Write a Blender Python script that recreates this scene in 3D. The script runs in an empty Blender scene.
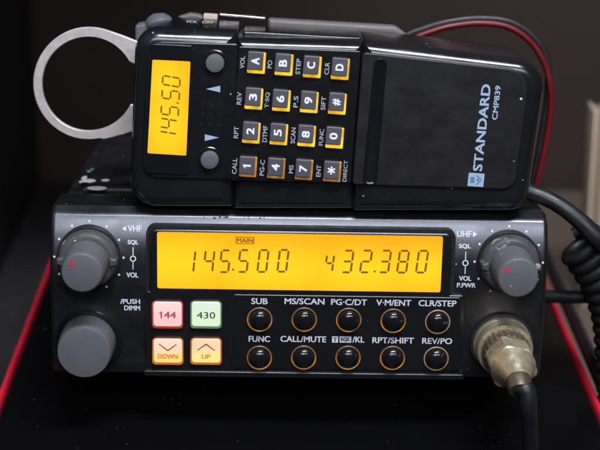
import bpy, bmesh, math, random
from mathutils import Vector, Matrix, Euler
random.seed(7)
SC = bpy.context.scene
COL = SC.collection
R = math.radians
U = 0.00028                      # one photo pixel on the front panel, in metres

# ------------------------------------------------------------------ camera
NOSE = Matrix.Rotation(R(-8.2), 4, 'X')      # the transceiver is propped nose-up
FPX = 1390.0
cam_rot = (Matrix.Rotation(R(-1.4), 4, 'Z') @ Matrix.Rotation(R(90 - 14.6), 4, 'X') @ Matrix.Rotation(R(1.25), 4, 'Z'))
def ray(px, py):
    d = Vector(((px - 300) / FPX, -(py - 225) / FPX, -1.0))
    return cam_rot.to_3x3() @ d
cam_loc = -ray(300, 296) * (FPX * U)         # in the transceiver's own frame
cd = bpy.data.cameras.new('camera'); cam = bpy.data.objects.new('camera', cd); COL.objects.link(cam)
cam.matrix_world = NOSE @ (Matrix.Translation(cam_loc) @ cam_rot)
cd.sensor_width = 36; cd.lens = FPX / 600 * 36
cd.clip_start = 0.01; cd.clip_end = 20
cd.dof.use_dof = True; cd.dof.focus_distance = FPX * U * 0.985; cd.dof.aperture_fstop = 13
SC.camera = cam

# ------------------------------------------------------------------ world, lamps, exposure
w = bpy.data.worlds.new('World'); SC.world = w; w.use_nodes = True
w.node_tree.nodes['Background'].inputs[0].default_value = (0.8, 0.85, 1.0, 1)
w.node_tree.nodes['Background'].inputs[1].default_value = 0.012
def area(name, loc, target, sx, sy, energy, color):
    l = bpy.data.lights.new(name, 'AREA'); l.shape = 'RECTANGLE'; l.size = sx; l.size_y = sy
    l.energy = energy; l.color = color
    o = bpy.data.objects.new(name, l); COL.objects.link(o); o.location = loc
    o.rotation_euler = (Vector(target) - Vector(loc)).to_track_quat('-Z', 'Y').to_euler()
    return o
area('ceiling_lamp', (0.08, -0.24, 0.66), (0, 0, 0), 0.42, 0.10, 6.5, (0.86, 0.90, 1.0))
area('front_fill', (0.10, -1.25, 0.98), (0, 0, 0.0), 1.4, 0.34, 11.0, (0.84, 0.89, 1.0))  # unseen lamp added in front to give the panel top its sheen
area('camera_lamp', (-0.005, -0.40, 0.26), (0, 0, 0.0), 0.022, 0.022, 0.22, (1.0, 1.0, 1.0))
SC.view_settings.view_transform = 'Standard'; SC.view_settings.look = 'None'
SC.view_settings.exposure = 0; SC.view_settings.gamma = 1
SC.cycles.use_denoising = True; SC.cycles.max_bounces = 6

# ------------------------------------------------------------------ points
def P(px, py, dy=0.0):
    """photo pixel -> point of the transceiver frame lying dy px behind the front panel plane"""
    d = ray(px, py); t = (dy * U - cam_loc.y) / d.y
    return cam_loc + d * t
W_loc = (NOSE @ Matrix.Translation(cam_loc)).translation
def wray(px, py): return NOSE.to_3x3() @ ray(px, py)
def WZ(px, py, z):
    d = wray(px, py); return W_loc + d * ((z - W_loc.z) / d.z)
def WY(px, py, y):
    d = wray(px, py); return W_loc + d * ((y - W_loc.y) / d.y)
def SCALE(dy=0.0):                            # metres per photo pixel at that depth
    return U * (1 + dy / FPX)

# ------------------------------------------------------------------ materials
def nmat(name):
    m = bpy.data.materials.new(name); m.use_nodes = True
    return m, m.node_tree, m.node_tree.nodes['Principled BSDF']
def mat(name, col, rough=0.4, metal=0.0, spec=0.5, var=0.15, vscale=60, bump=0.0, bscale=900, rvar=0.1, coat=0.0):
    m, nt, b = nmat(name)
    N, L = nt.nodes, nt.links
    tc = N.new('ShaderNodeTexCoord')
    nz = N.new('ShaderNodeTexNoise'); nz.inputs['Scale'].default_value = vscale; nz.inputs['Detail'].default_value = 6
    L.new(tc.outputs['Object'], nz.inputs['Vector'])
    mx = N.new('ShaderNodeMix'); mx.data_type = 'RGBA'
    mx.inputs['A'].default_value = (*[max(0, c * (1 - var)) for c in col], 1)
    mx.inputs['B'].default_value = (*[min(1, c * (1 + var)) for c in col], 1)
    L.new(nz.outputs['Fac'], mx.inputs['Factor']); L.new(mx.outputs['Result'], b.inputs['Base Color'])
    n2 = N.new('ShaderNodeTexNoise'); n2.inputs['Scale'].default_value = vscale * 3.7; n2.inputs['Detail'].default_value = 4
    L.new(tc.outputs['Object'], n2.inputs['Vector'])
    mr = N.new('ShaderNodeMapRange'); mr.inputs['From Min'].default_value = .3; mr.inputs['From Max'].default_value = .7
    mr.inputs['To Min'].default_value = max(.02, rough - rvar); mr.inputs['To Max'].default_value = min(1, rough + rvar)
    L.new(n2.outputs['Fac'], mr.inputs['Value']); L.new(mr.outputs['Result'], b.inputs['Roughness'])
    b.inputs['Metallic'].default_value = metal; b.inputs['Specular IOR Level'].default_value = spec
    b.inputs['Coat Weight'].default_value = coat; b.inputs['Coat Roughness'].default_value = .15
    if bump:
        n3 = N.new('ShaderNodeTexNoise'); n3.inputs['Scale'].default_value = bscale; n3.inputs['Detail'].default_value = 2
        L.new(tc.outputs['Object'], n3.inputs['Vector'])
        bp = N.new('ShaderNodeBump'); bp.inputs['Strength'].default_value = bump; bp.inputs['Distance'].default_value = .0002
        L.new(n3.outputs['Fac'], bp.inputs['Height']); L.new(bp.outputs['Normal'], b.inputs['Normal'])
    return m
def dusty(m, amount=0.68, scale=420, col=(.35, .33, .32), rough=.8, mask_scale=25, width=.02):
    """scattered dust specks and crumbs lying on a surface"""
    nt = m.node_tree; N, L = nt.nodes, nt.links; b = N['Principled BSDF']
    tc = N.new('ShaderNodeTexCoord')
    a = N.new('ShaderNodeTexNoise'); a.inputs['Scale'].default_value = scale; a.inputs['Detail'].default_value = 1
    c = N.new('ShaderNodeTexNoise'); c.inputs['Scale'].default_value = mask_scale; c.inputs['Detail'].default_value = 3
    L.new(tc.outputs['Object'], a.inputs['Vector']); L.new(tc.outputs['Object'], c.inputs['Vector'])
    ad = N.new('ShaderNodeMath'); ad.operation = 'MULTIPLY_ADD'; ad.inputs[1].default_value = .35
    L.new(c.outputs['Fac'], ad.inputs[0]); L.new(a.outputs['Fac'], ad.inputs[2])
    mr = N.new('ShaderNodeMapRange'); mr.inputs['From Min'].default_value = amount + .175; mr.inputs['From Max'].default_value = amount + .175 + width
    L.new(ad.outputs[0], mr.inputs['Value'])
    for sock, val in (('Base Color', (*col, 1)), ('Roughness', rough)):
        src = b.inputs[sock].links[0].from_socket
        mx = N.new('ShaderNodeMix'); 
        if sock == 'Base Color':
            mx.data_type = 'RGBA'; ia, ib, out = 6, 7, 2
        else:
            mx.data_type = 'FLOAT'; ia, ib, out = 2, 3, 0
        L.new(mr.outputs['Result'], mx.inputs[0]); L.new(src, mx.inputs[ia]); mx.inputs[ib].default_value = val
        L.new(mx.outputs[out], b.inputs[sock])
    return m
def smudged(m, scale=(22, 22, 70), add=.07):
    """finger grease and fine rubbing: roughness changes in soft patches and streaks"""
    nt = m.node_tree; N, L = nt.nodes, nt.links; b = N['Principled BSDF']
    tc = N.new('ShaderNodeTexCoord'); mp = N.new('ShaderNodeMapping'); mp.inputs['Scale'].default_value = scale; mp.inputs['Rotation'].default_value = (0, .6, 0)
    L.new(tc.outputs['Object'], mp.inputs['Vector'])
    a = N.new('ShaderNodeTexNoise'); a.inputs['Scale'].default_value = 4; a.inputs['Detail'].default_value = 8; L.new(mp.outputs[0], a.inputs['Vector'])
    c = N.new('ShaderNodeTexNoise'); c.inputs['Scale'].default_value = 70; c.inputs['Detail'].default_value = 5; c.inputs['Distortion'].default_value = 1.5; L.new(tc.outputs['Object'], c.inputs['Vector'])
    mu = N.new('ShaderNodeMath'); mu.operation = 'MULTIPLY'; L.new(a.outputs['Fac'], mu.inputs[0]); L.new(c.outputs['Fac'], mu.inputs[1])
    mr = N.new('ShaderNodeMapRange'); mr.inputs['From Min'].default_value = .18; mr.inputs['From Max'].default_value = .36
    mr.inputs['To Min'].default_value = 0; mr.inputs['To Max'].default_value = add; L.new(mu.outputs[0], mr.inputs['Value'])
    src = b.inputs['Roughness'].links[0].from_socket
    ad = N.new('ShaderNodeMath'); ad.operation = 'ADD'; L.new(src, ad.inputs[0]); L.new(mr.outputs['Result'], ad.inputs[1]); L.new(ad.outputs[0], b.inputs['Roughness'])
    return m
def glow(name, c0, c1, strength, axis='Z', lo=0.0, hi=1.0, noise=0.0, nscale=3.0, rough=.25, base=(.3, .2, .02), edge=None):
    """something lit from inside: emission runs from c0 to c1 along a generated axis (lamp position)"""
    m, nt, b = nmat(name); N, L = nt.nodes, nt.links
    tc = N.new('ShaderNodeTexCoord'); sp = N.new('ShaderNodeSeparateXYZ'); L.new(tc.outputs['Generated'], sp.inputs[0])
    mr = N.new('ShaderNodeMapRange'); mr.inputs['From Min'].default_value = lo; mr.inputs['From Max'].default_value = hi
    mr.interpolation_type = 'SMOOTHSTEP'
    L.new(sp.outputs[axis], mr.inputs['Value'])
    mx = N.new('ShaderNodeMix'); mx.data_type = 'RGBA'
    mx.inputs['A'].default_value = (*c0, 1); mx.inputs['B'].default_value = (*c1, 1)
    L.new(mr.outputs['Result'], mx.inputs['Factor'])
    out = mx.outputs['Result']
    L.new(out, b.inputs['Emission Color'])
    b.inputs['Base Color'].default_value = (*base, 1); b.inputs['Roughness'].default_value = rough
    if noise:
        nz = N.new('ShaderNodeTexNoise'); nz.inputs['Scale'].default_value = nscale; nz.inputs['Detail'].default_value = 1
        L.new(tc.outputs['Generated'], nz.inputs['Vector'])
        m2 = N.new('ShaderNodeMapRange'); m2.inputs['From Min'].default_value = .3; m2.inputs['From Max'].default_value = .7
        nz.noise_dimensions = '4D'; oi = N.new('ShaderNodeObjectInfo'); sc_ = N.new('ShaderNodeMath'); sc_.operation = 'MULTIPLY'; sc_.inputs[1].default_value = 40
        L.new(oi.outputs['Random'], sc_.inputs[0]); L.new(sc_.outputs[0], nz.inputs['W'])
        m2.inputs['To Min'].default_value = strength * (1 - noise); m2.inputs['To Max'].default_value = strength * (1 + noise)
        L.new(nz.outputs['Fac'], m2.inputs['Value']); L.new(m2.outputs['Result'], b.inputs['Emission Strength'])
    else:
        b.inputs['Emission Strength'].default_value = strength
    return m
def lcd_mat(name, centre, rim, spots, long_axis='X', strength=1.0):
    """amber backlight: two lamps behind a diffuser give a bright middle and deeper edges"""
    m, nt, b = nmat(name); N, L = nt.nodes, nt.links
    tc = N.new('ShaderNodeTexCoord')
    acc = None
    for (sx, sz, rx, rz) in spots:
        mp = N.new('ShaderNodeMapping'); mp.vector_type = 'POINT'
        mp.inputs['Location'].default_value = (-sx / rx, 0, -sz / rz); mp.inputs['Scale'].default_value = (1 / rx, 0, 1 / rz)
        L.new(tc.outputs['Generated'], mp.inputs['Vector'])
        ln = N.new('ShaderNodeVectorMath'); ln.operation = 'LENGTH'; L.new(mp.outputs[0], ln.inputs[0])
        mr = N.new('ShaderNodeMapRange'); mr.interpolation_type = 'SMOOTHSTEP'
        mr.inputs['From Min'].default_value = 1; mr.inputs['From Max'].default_value = 0
        L.new(ln.outputs['Value'], mr.inputs['Value'])
        if acc is None: acc = mr.outputs['Result']
        else:
            a = N.new('ShaderNodeMath'); a.operation = 'MAXIMUM'; L.new(acc, a.inputs[0]); L.new(mr.outputs['Result'], a.inputs[1]); acc = a.outputs[0]
    mx = N.new('ShaderNodeMix'); mx.data_type = 'RGBA'
    mx.inputs['A'].default_value = (*rim, 1); mx.inputs['B'].default_value = (*centre, 1)
    L.new(acc, mx.inputs['Factor']); L.new(mx.outputs['Result'], b.inputs['Emission Color'])
    b.inputs['Emission Strength'].default_value = strength
    b.inputs['Base Color'].default_value = (.05, .03, .01, 1); b.inputs['Roughness'].default_value = .22
    b.inputs['Specular IOR Level'].default_value = .4
    return m

M = {}
M['panel'] = dusty(mat('satin_black_panel', (.112, .114, .128), .28, .95, .5, .16, 40, .09, 3200, .04), .79, 700, (.3, .3, .32))
M['chassis'] = dusty(mat('painted_steel_black', (.012, .012, .014), .42, 0, .5, .25, 30, .12, 1500), .77, 520, (.16, .16, .17))
M['block'] = dusty(mat('glossy_black_plastic', (.009, .009, .011), .17, 0, .7, .2, 40, .02, 600, .04), .85, 800, (.25, .24, .24))
M['gloss'] = mat('black_button_plastic', (.008, .008, .010), .13, 0, .5, .1, 100, 0, 1, .03)
M['groove'] = mat('black_groove', (.006, .006, .007), .6)
M['mic'] = dusty(mat('black_abs_plastic', (.009, .009, .011), .17, 0, 1.0, .2, 50, .03, 1900, .03), .81, 600, (.3, .28, .27))
M['mic_smooth'] = dusty(mat('black_smooth_plastic', (.008, .008, .010), .19, 0, .6, .2, 50, .03, 1500, .04), .81, 600, (.3, .28, .27))
M['mic_satin'] = dusty(mat('black_satin_plastic', (.0105, .010, .012), .40, 0, .42, .2, 60, .08, 1600, .05), .80, 520, (.22, .20, .20))
M['knob'] = dusty(mat('grey_knob_plastic', (.108, .108, .120), .5, 0, .4, .12, 120, .15, 1800, .08), .80, 520, (.28, .27, .26))
M['knob_worn'] = dusty(mat('worn_grey_knob_plastic', (.066, .066, .070), .48, 0, .45, .30, 190, .2, 1500, .1), .655, 330, (.26, .25, .22), .8, 60, .06)
M['cap'] = mat('grey_key_plastic', (.088, .082, .102), .42, 0, .4, .08, 80)
M['print'] = mat('white_screen_print', (.62, .63, .70), .6, 0, .3, .08, 300)
M['printdim'] = mat('grey_screen_print', (.36, .38, .44), .6, 0, .3, .15, 300)
M['keyprint'] = mat('white_key_print', (.85, .85, .88), .5, 0, .3, .03)
M['blueprint'] = mat('pale_blue_print', (.34, .46, .60), .5, 0, .3, .06, 300)
M['bluemark'] = mat('blue_emblem_mark', (.08, .17, .36), .5, 0, .3, .1, 300)
M['redpaint'] = mat('red_paint', (.55, .03, .05), .5)
M['brass'] = dusty(mat('tarnished_nickel', (.66, .56, .38), .33, .75, .5, .22, 150, .15, 700, .12), .74, 300, (.20, .16, .10), .6, 70, .1)
M['brass_dark'] = mat('dark_tarnished_nickel', (.20, .165, .12), .45, .8, .5, .3, 200)
M['ring'] = mat('brushed_steel', (.66, .60, .58), .42, .5, .5, .12, 150, .12, 900, .08)
M['steel'] = mat('bright_steel', (.75, .73, .76), .25, 1.0)
M['clip'] = mat('grey_clip_plastic', (.14, .125, .12), .5, 0, .4, .15, 80)
M['rubber'] = mat('black_rubber', (.010, .0105, .013), .42, 0, .5, .15, 70, .1, 900)
M['rubber_grey'] = mat('grey_rubber', (.10, .105, .115), .6, 0, .4, .2, 120)
M['coilrubber'] = mat('matt_black_cord', (.010, .010, .011), .55, 0, .4, .2, 90)
M['redwire'] = mat('shaded_red_wire_insulation', (.115, .005, .006), .42, 0, .5, .15, 60)  # red darkened in the colour itself for the shade behind the microphone
M['redtrim'] = mat('red_trim', (.70, .018, .045), .40, 0, .5, .12, 60)
M['blackwire'] = mat('black_wire_insulation', (.012, .012, .014), .45)
M['box'] = dusty(mat('glossy_black_lid', (.003, .003, .0035), .30, 0, .15, .2, 30, .05, 900, .06), .775, 800, (.12, .10, .095), .85, 30, .03)
M['chip'] = mat('bare_metal_chip', (.72, .70, .68), .5, .3, .5, .15, 300)
M['segment'] = mat('lcd_segment', (.16, .058, .008), .5, 0, .2, .05)
for k in ('mic', 'mic_smooth', 'mic_satin', 'block', 'panel', 'knob', 'gloss', 'brass'): smudged(M[k])
nt = M['segment'].node_tree; b = nt.nodes['Principled BSDF']
b.inputs['Emission Color'].default_value = (.14, .044, .004, 1); b.inputs['Emission Strength'].default_value = 1.0
M['lcd'] = lcd_mat('amber_lcd', (1.0, .68, .010), (1.0, .41, .003), [(.06, .45, .42, .85), (.40, .38, .45, .8), (.72, .35, .40, .75), (.93, .40, .25, .7)], 'X', 1.02)
M['miclcd'] = lcd_mat('amber_mic_lcd', (1.0, .70, .010), (1.0, .50, .004), [(.5, .35, .8, .55), (.45, .75, .7, .4)], 'Z', 1.0)
M['key144'] = glow('lit_pink_key', (1.0, .52, .50), (1.0, .66, .62), .82, 'Z', .1, .9, base=(.3, .2, .2))
M['key430'] = glow('lit_green_key', (.66, .80, .52), (.64, .76, .60), .90, 'Z', .1, .9, base=(.2, .25, .2))
M['keydown'] = glow('lit_orange_key', (1.0, .60, .14), (1.0, .60, .52), .95, 'Z', .1, .8, base=(.3, .2, .1))
M['keyup'] = glow('lit_amber_key', (1.0, .72, .20), (1.0, .56, .40), .95, 'Z', .1, .8, base=(.3, .2, .1))
M['redrim'] = glow('red_key_rim', (.55, .06, .02), (.75, .05, .05), .55, base=(.2, .02, .02))
M['greenrim'] = glow('green_key_rim', (.20, .38, .20), (.20, .36, .22), .5, base=(.05, .1, .05))
M['orangerim'] = glow('orange_key_rim', (.75, .22, .02), (.55, .12, .04), .6, base=(.2, .08, .02))
M['legred'] = mat('dark_red_legend', (.30, .03, .06), .5); M['leggreen'] = mat('dark_green_legend', (.02, .05, .045), .5)
M['legamber'] = mat('amber_legend', (.42, .12, .01), .5); M['legchev'] = mat('dark_red_chevron', (.22, .02, .01), .5)
for k, v in (('legred', (.42, .05, .09)), ('legamber', (.60, .20, .015)), ('legchev', (.30, .03, .01))):
    bb = M[k].node_tree.nodes['Principled BSDF']; bb.inputs['Emission Color'].default_value = (*v, 1); bb.inputs['Emission Strength'].default_value = .6
M['ringglow'] = glow('amber_light_ring', (1.0, .38, .03), (.16, .045, .005), .36, 'Z', .1, .95, .9, 1.7, base=(.20, .09, .03))
M['ringdim'] = glow('dim_light_ring', (.75, .45, .16), (.30, .16, .05), .20, 'Z', .0, .7, .7, 2.2, base=(.30, .22, .12))
M['keybase'] = glow('yellow_key_base', (1.0, .60, .012), (1.0, .52, .008), .74, base=(.4, .25, .02), noise=.55, nscale=1.3)
M['keybasedim'] = glow('dim_orange_key_base', (.55, .20, .02), (.62, .30, .015), .42, base=(.3, .15, .03), noise=.7, nscale=2)
M['wood'] = mat('pale_planed_wood', (.27, .20, .14), .55, 0, .3, .22, 25, .2, 300)
M['woodlight'] = mat('light_wood_edge', (.58, .47, .35), .5, 0, .3, .15, 40)
M['wall'] = mat('brown_painted_wall', (.038, .026, .0205), .8, 0, .2, .18, 9, .3, 500)
M['side'] = mat('dark_cabinet_board', (.040, .038, .040), .6, 0, .3, .2, 14, .2, 400)
M['table'] = mat('brown_shelf_board', (.13, .095, .072), .6, 0, .3, .22, 18, .2, 400)
M['tabledark'] = mat('shaded_shelf_board', (.024, .022, .023), .6, 0, .3, .22, 18, .2, 400)  # darker copy of the table material, shade put into its colour

# ------------------------------------------------------------------ objects
def tag(o, label=None, cat=None, group=None, kind=None):
    for k, v in (('label', label), ('category', cat), ('group', group), ('kind', kind)):
        if v: o[k] = v
    return o
ORI = {}
def thing(name, label, cat, base, frame, group=None):
    o = bpy.data.objects.new(name, None); COL.objects.link(o)
    o.empty_display_size = .01
    o.matrix_world = frame @ Matrix.Translation(base); ORI[o.name] = Vector(base)
    return tag(o, label, cat, group)
def obj(name, bm, m, parent=None, sharp=35, label=None, frame=None):
    bmesh.ops.recalc_face_normals(bm, faces=bm.faces)
    base = Vector((0, 0, 0))
    if parent is not None:
        base = ORI[parent.name]
    bmesh.ops.translate(bm, verts=bm.verts, vec=-base)
    me = bpy.data.meshes.new(name); bm.to_mesh(me); bm.free()
    for p in me.polygons: p.use_smooth = True
    me.set_sharp_from_angle(angle=R(sharp))
    for mm in (m if isinstance(m, (list, tuple)) else [m]): me.materials.append(mm)
    o = bpy.data.objects.new(name, me); COL.objects.link(o)
    if parent is not None:
        o.parent = parent; ORI[o.name] = base
    elif frame is not None: o.matrix_world = frame
    if label: o['label'] = label
    return o

# ------------------------------------------------------------------ shapes
def B(): return bmesh.new()
def loft(bm, rings, cap0=True, cap1=True, closed=True):
    vs = [[bm.verts.new(p) for p in r] for r in rings]
    n = len(vs[0])
    for a, b_ in zip(vs, vs[1:]):
        for i in range(n if closed else n - 1):
            j = (i + 1) % n
            bm.faces.new((a[i], a[j], b_[j], b_[i]))
    if cap0: bm.faces.new(vs[0][::-1])
    if cap1: bm.faces.new(vs[-1])
    return vs
def rpoly(pts, radii, inset=0.0, n=7):
    """convex polygon (clockwise or not) with each edge moved in and each corner rounded"""
    pts = [Vector(p) for p in pts]; k = len(pts)
    ar = sum(pts[i].x * pts[(i + 1) % k].y - pts[(i + 1) % k].x * pts[i].y for i in range(k))
    s = 1 if ar > 0 else -1
    lines = []
    for i in range(k):
        a, b_ = pts[i], pts[(i + 1) % k]; d = (b_ - a).normalized(); nrm = Vector((-d.y, d.x)) * s
        lines.append((a + nrm * inset, d))
    cor = []
    for i in range(k):
        (p, d), (q, e) = lines[i - 1], lines[i]
        cr = d.x * e.y - d.y * e.x
        t = ((q - p).x * e.y - (q - p).y * e.x) / cr
        cor.append(p + d * t)
    if not isinstance(radii, (list, tuple)): radii = [radii] * k
    out = []
    for i in range(k):
        c = cor[i]; a = (cor[i - 1] - c).normalized(); b_ = (cor[(i + 1) % k] - c).normalized()
        ang = a.angle(b_); r = max(radii[i] - inset, 1e-6)
        t = r / math.tan(ang / 2)
        cen = c + (a + b_).normalized() * (r / math.sin(ang / 2))
        p0 = c + a * t - cen; p1 = c + b_ * t - cen
        tot = p0.angle_signed(p1) if p0.length > 0 else 0
        for j in range(n + 1):
            th = -tot * j / n
            out.append(cen + Vector((p0.x * math.cos(th) - p0.y * math.sin(th), p0.x * math.sin(th) + p0.y * math.cos(th))))
    return out
def rect(cx, cz, w_, h_): return [(cx - w_ / 2, cz - h_ / 2), (cx + w_ / 2, cz - h_ / 2), (cx + w_ / 2, cz + h_ / 2), (cx - w_ / 2, cz + h_ / 2)]
def slab(bm, pts, rad, y_back, y_front, bev=0.0, steps=4, cap_back=True, n=7, shoulder=None):
    """rounded plate facing -Y with a rounded front edge"""
    rings = [[(p.x, y_back, p.y) for p in rpoly(pts, rad, 0, n)]]
    sb = shoulder or bev
    if bev > 0:
        for i in range(steps + 1):
            a = math.pi / 2 * i / steps
            rings.append([(p.x, y_front + sb * (1 - math.sin(a)), p.y) for p in rpoly(pts, rad, bev * (1 - math.cos(a)), n)])
        rings.append([(p.x, y_front, p.y) for p in rpoly(pts, rad, bev * 1.06 + .00003, n)])
        rings.insert(1, [(p.x, y_front + sb + (y_back - y_front - sb) * .04, p.y) for p in rpoly(pts, rad, 0, n)])
    else: rings.append([(p.x, y_front, p.y) for p in rpoly(pts, rad, 0, n)])
    loft(bm, rings, cap_back, True)
def lathe(bm, c, prof, n=48, cap0=True, cap1=True, hexa=False):
    """profile of (radius, y) turned round an axis along Y through c"""
    rings = []
    for r, y in prof:
        rings.append([(c.x + r * math.cos(2 * math.pi * i / n), y, c.z + r * math.sin(2 * math.pi * i / n)) for i in range(n)])
    loft(bm, rings, cap0, cap1)
def torus(bm, c, y, rmaj, rmin, n=48, k=8):
    vs = []
    for i in range(n):
        a = 2 * math.pi * i / n
        vs.append([bm.verts.new((c.x + (rmaj + rmin * math.cos(2 * math.pi * j / k)) * math.cos(a), y + rmin * math.sin(2 * math.pi * j / k),
                                 c.z + (rmaj + rmin * math.cos(2 * math.pi * j / k)) * math.sin(a))) for j in range(k)])
    for i in range(n):
        for j in range(k):
            bm.faces.new((vs[i][j], vs[(i + 1) % n][j], vs[(i + 1) % n][(j + 1) % k], vs[i][(j + 1) % k]))
def spline(pts, n=10):
    pts = [Vector(p) for p in pts]; out = []
    ext = [pts[0] * 2 - pts[1]] + pts + [pts[-1] * 2 - pts[-2]]
    for i in range(1, len(ext) - 2):
        p0, p1, p2, p3 = ext[i - 1:i + 3]
        for j in range(n):
            t = j / n
            out.append(.5 * ((2 * p1) + (p2 - p0) * t + (2 * p0 - 5 * p1 + 4 * p2 - p3) * t * t + (3 * p1 - p0 - 3 * p2 + p3) * t ** 3))
    out.append(pts[-1]); return out
def tube(bm, path, rad, k=16, cap=True):
    path = [Vector(p) for p in path]; m = len(path)
    if not isinstance(rad, (list, tuple)): rad = [rad] * m
    elif len(rad) != m:
        rr = []
        for i in range(m):
            f = i / (m - 1) * (len(rad) - 1); a = min(int(f), len(rad) - 2); rr.append(rad[a] + (rad[a + 1] - rad[a]) * (f - a))
        rad = rr
    t0 = (path[1] - path[0]).normalized()
    nrm = t0.orthogonal().normalized(); rings = []
    for i in range(m):
        t = (path[min(i + 1, m - 1)] - path[max(i - 1, 0)]).normalized()
        nrm = (nrm - t * nrm.dot(t)).normalized(); bn = t.cross(nrm)
        rings.append([path[i] + (nrm * math.cos(2 * math.pi * j / k) + bn * math.sin(2 * math.pi * j / k)) * rad[i] for j in range(k)])
    loft(bm, rings, cap, cap)
def box(bm, x0, x1, y0, y1, z0, z1, bev=0.0):
    v = [bm.verts.new((x, y, z)) for x in (x0, x1) for y in (y0, y1) for z in (z0, z1)]
    fs = [bm.faces.new([v[i] for i in q]) for q in ((0, 1, 3, 2), (4, 6, 7, 5), (0, 4, 5, 1), (2, 3, 7, 6), (0, 2, 6, 4), (1, 5, 7, 3))]
    if bev: bmesh.ops.bevel(bm, geom=list({e for f in fs for e in f.edges}), offset=bev, segments=3, affect='EDGES', profile=.5)
def letters(bm, body, c, width, height, y, ang=0.0, bold=.012, prof=None, shear=0.0, fat=.2):
    """flat print: the words fitted to a box of that width and cap height, centred on c, facing -Y"""
    cu = bpy.data.curves.new('t', 'FONT'); cu.body = body; cu.size = 1; cu.offset = bold; cu.resolution_u = 3; cu.shear = shear
    to = bpy.data.objects.new('t', cu); COL.objects.link(to)
    dg = bpy.context.evaluated_depsgraph_get(); me = bpy.data.meshes.new_from_object(to.evaluated_get(dg))
    bpy.data.objects.remove(to); bpy.data.curves.remove(cu)
    xs = [v.co.x for v in me.vertices]; ys = [v.co.y for v in me.vertices]
    x0, x1, y0, y1 = min(xs), max(xs), min(ys), max(ys)
    sx = width / (x1 - x0) if width else height / (y1 - y0); sy = height / (y1 - y0)
    ca, sa = math.cos(ang), math.sin(ang)
    for k_, (ox, oz) in enumerate(((0, 0), (-1, -.6), (1, .6), (1, -.6), (-1, .6)) if fat else ((0, 0),)):
        vv = []
        for v in me.vertices:
            a = (v.co.x - (x0 + x1) / 2) * sx + ox * fat * U; b_ = (v.co.y - (y0 + y1) / 2) * sy + oz * fat * U
            x = c.x + a * ca - b_ * sa; z = c.z + a * sa + b_ * ca
            vv.append(bm.verts.new((x, (prof(z) if prof else 0) + y - k_ * .000006, z)))
        for p in me.polygons:
            try: bm.faces.new([vv[i] for i in p.vertices])
            except ValueError: pass
    bpy.data.meshes.remove(me)
def flat(bm, pts, y, prof=None):
    f = bm.faces.new([bm.verts.new((p[0], (prof(p[1]) if prof else 0) + y, p[1])) for p in pts]); return f
def disc(bm, c, r, y, prof=None, n=16):
    flat(bm, [(c.x + r * math.cos(2 * math.pi * i / n), c.z + r * math.sin(2 * math.pi * i / n)) for i in range(n)], y, prof)
def one(bm, c, h, y, ang=0.0, t=1.5):
    """figure 1 with its flag"""
    ca, sa = math.cos(ang), math.sin(ang); k = h / 2; t = t * U
    pts = [(.5 * t, -k), (.5 * t, k), (-.3 * t, k), (-.34 * h, k - .24 * h), (-.34 * h, k - .24 * h - .8 * t), (-.5 * t, k - .16 * h), (-.5 * t, -k)]
    pts = [(c.x + a * ca - b_ * sa, c.z + a * sa + b_ * ca) for a, b_ in pts]
    flat(bm, [pts[0], pts[1], pts[2], pts[5], pts[6]], y); flat(bm, [pts[2], pts[3], pts[4], pts[5]], y)
SEG = {'0': 'abcdef', '1': 'bc', '2': 'abged', '3': 'abgcd', '4': 'fgbc', '5': 'afgcd', '8': 'abcdefg'}
def digit(bm, ch, c, w_, h_, y, ang=0.0, slant=.12, t=None):
    t = t or w_ * .15; g = t * .22
    hw, hh = w_ / 2, h_ / 2
    S = {'a': ((-hw, hh), (hw, hh)), 'd': ((-hw, -hh), (hw, -hh)), 'g': ((-hw, 0), (hw, 0)),
         'f': ((-hw, hh), (-hw, 0)), 'b': ((hw, hh), (hw, 0)), 'e': ((-hw, 0), (-hw, -hh)), 'c': ((hw, 0), (hw, -hh))}
    ca, sa = math.cos(ang), math.sin(ang)
    for s in SEG[ch]:
        p, q = Vector(S[s][0]), Vector(S[s][1]); d = (q - p).normalized(); n = Vector((-d.y, d.x)) * t / 2
        p = p + d * (g + t * .1); q = q - d * (g + t * .1)
        hexp = [p, p + d * t * .4 + n, q - d * t * .4 + n, q, q - d * t * .4 - n, p + d * t * .4 - n]
        pts = []
        for v in hexp:
            a = v.x + v.y * slant; b_ = v.y
            pts.append((c.x + a * ca - b_ * sa, c.z + a * sa + b_ * ca))
        flat(bm, pts, y)

# ================================================================== SETTING
zT = P(300, 209, 22).z                          # top of the transceiver
zB = P(300, 378, 0).z                          # its underside
DEEP = 0.112
z_lid = (NOSE @ Vector((0, DEEP, zB))).z - .0005
z_table = z_lid - 0.045
y_wall = WZ(566, 191, z_table).y
bm = B(); box(bm, -.60, .60, -.062, y_wall - .0005, z_table - .03, z_table)
tb = obj('table', bm, M['table']); tag(tb, 'brown shelf board under the radio and the black box', kind='structure')
bm = B(); box(bm, -.62, .62, y_wall, y_wall + .02, z_table - .03, z_table + .9)
wl = obj('wall', bm, M['wall']); tag(wl, 'dim brown wall behind the radio', kind='structure')
xs = WY(38, 120, y_wall).x
bm = B(); box(bm, xs - .018, xs, -.0612, y_wall - .003, z_table + .0013, z_table + .2595, .0015)
sd = obj('cabinet_side', bm, M['side']); tag(sd, 'dark cabinet board at the left of the radio', kind='structure')

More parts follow.
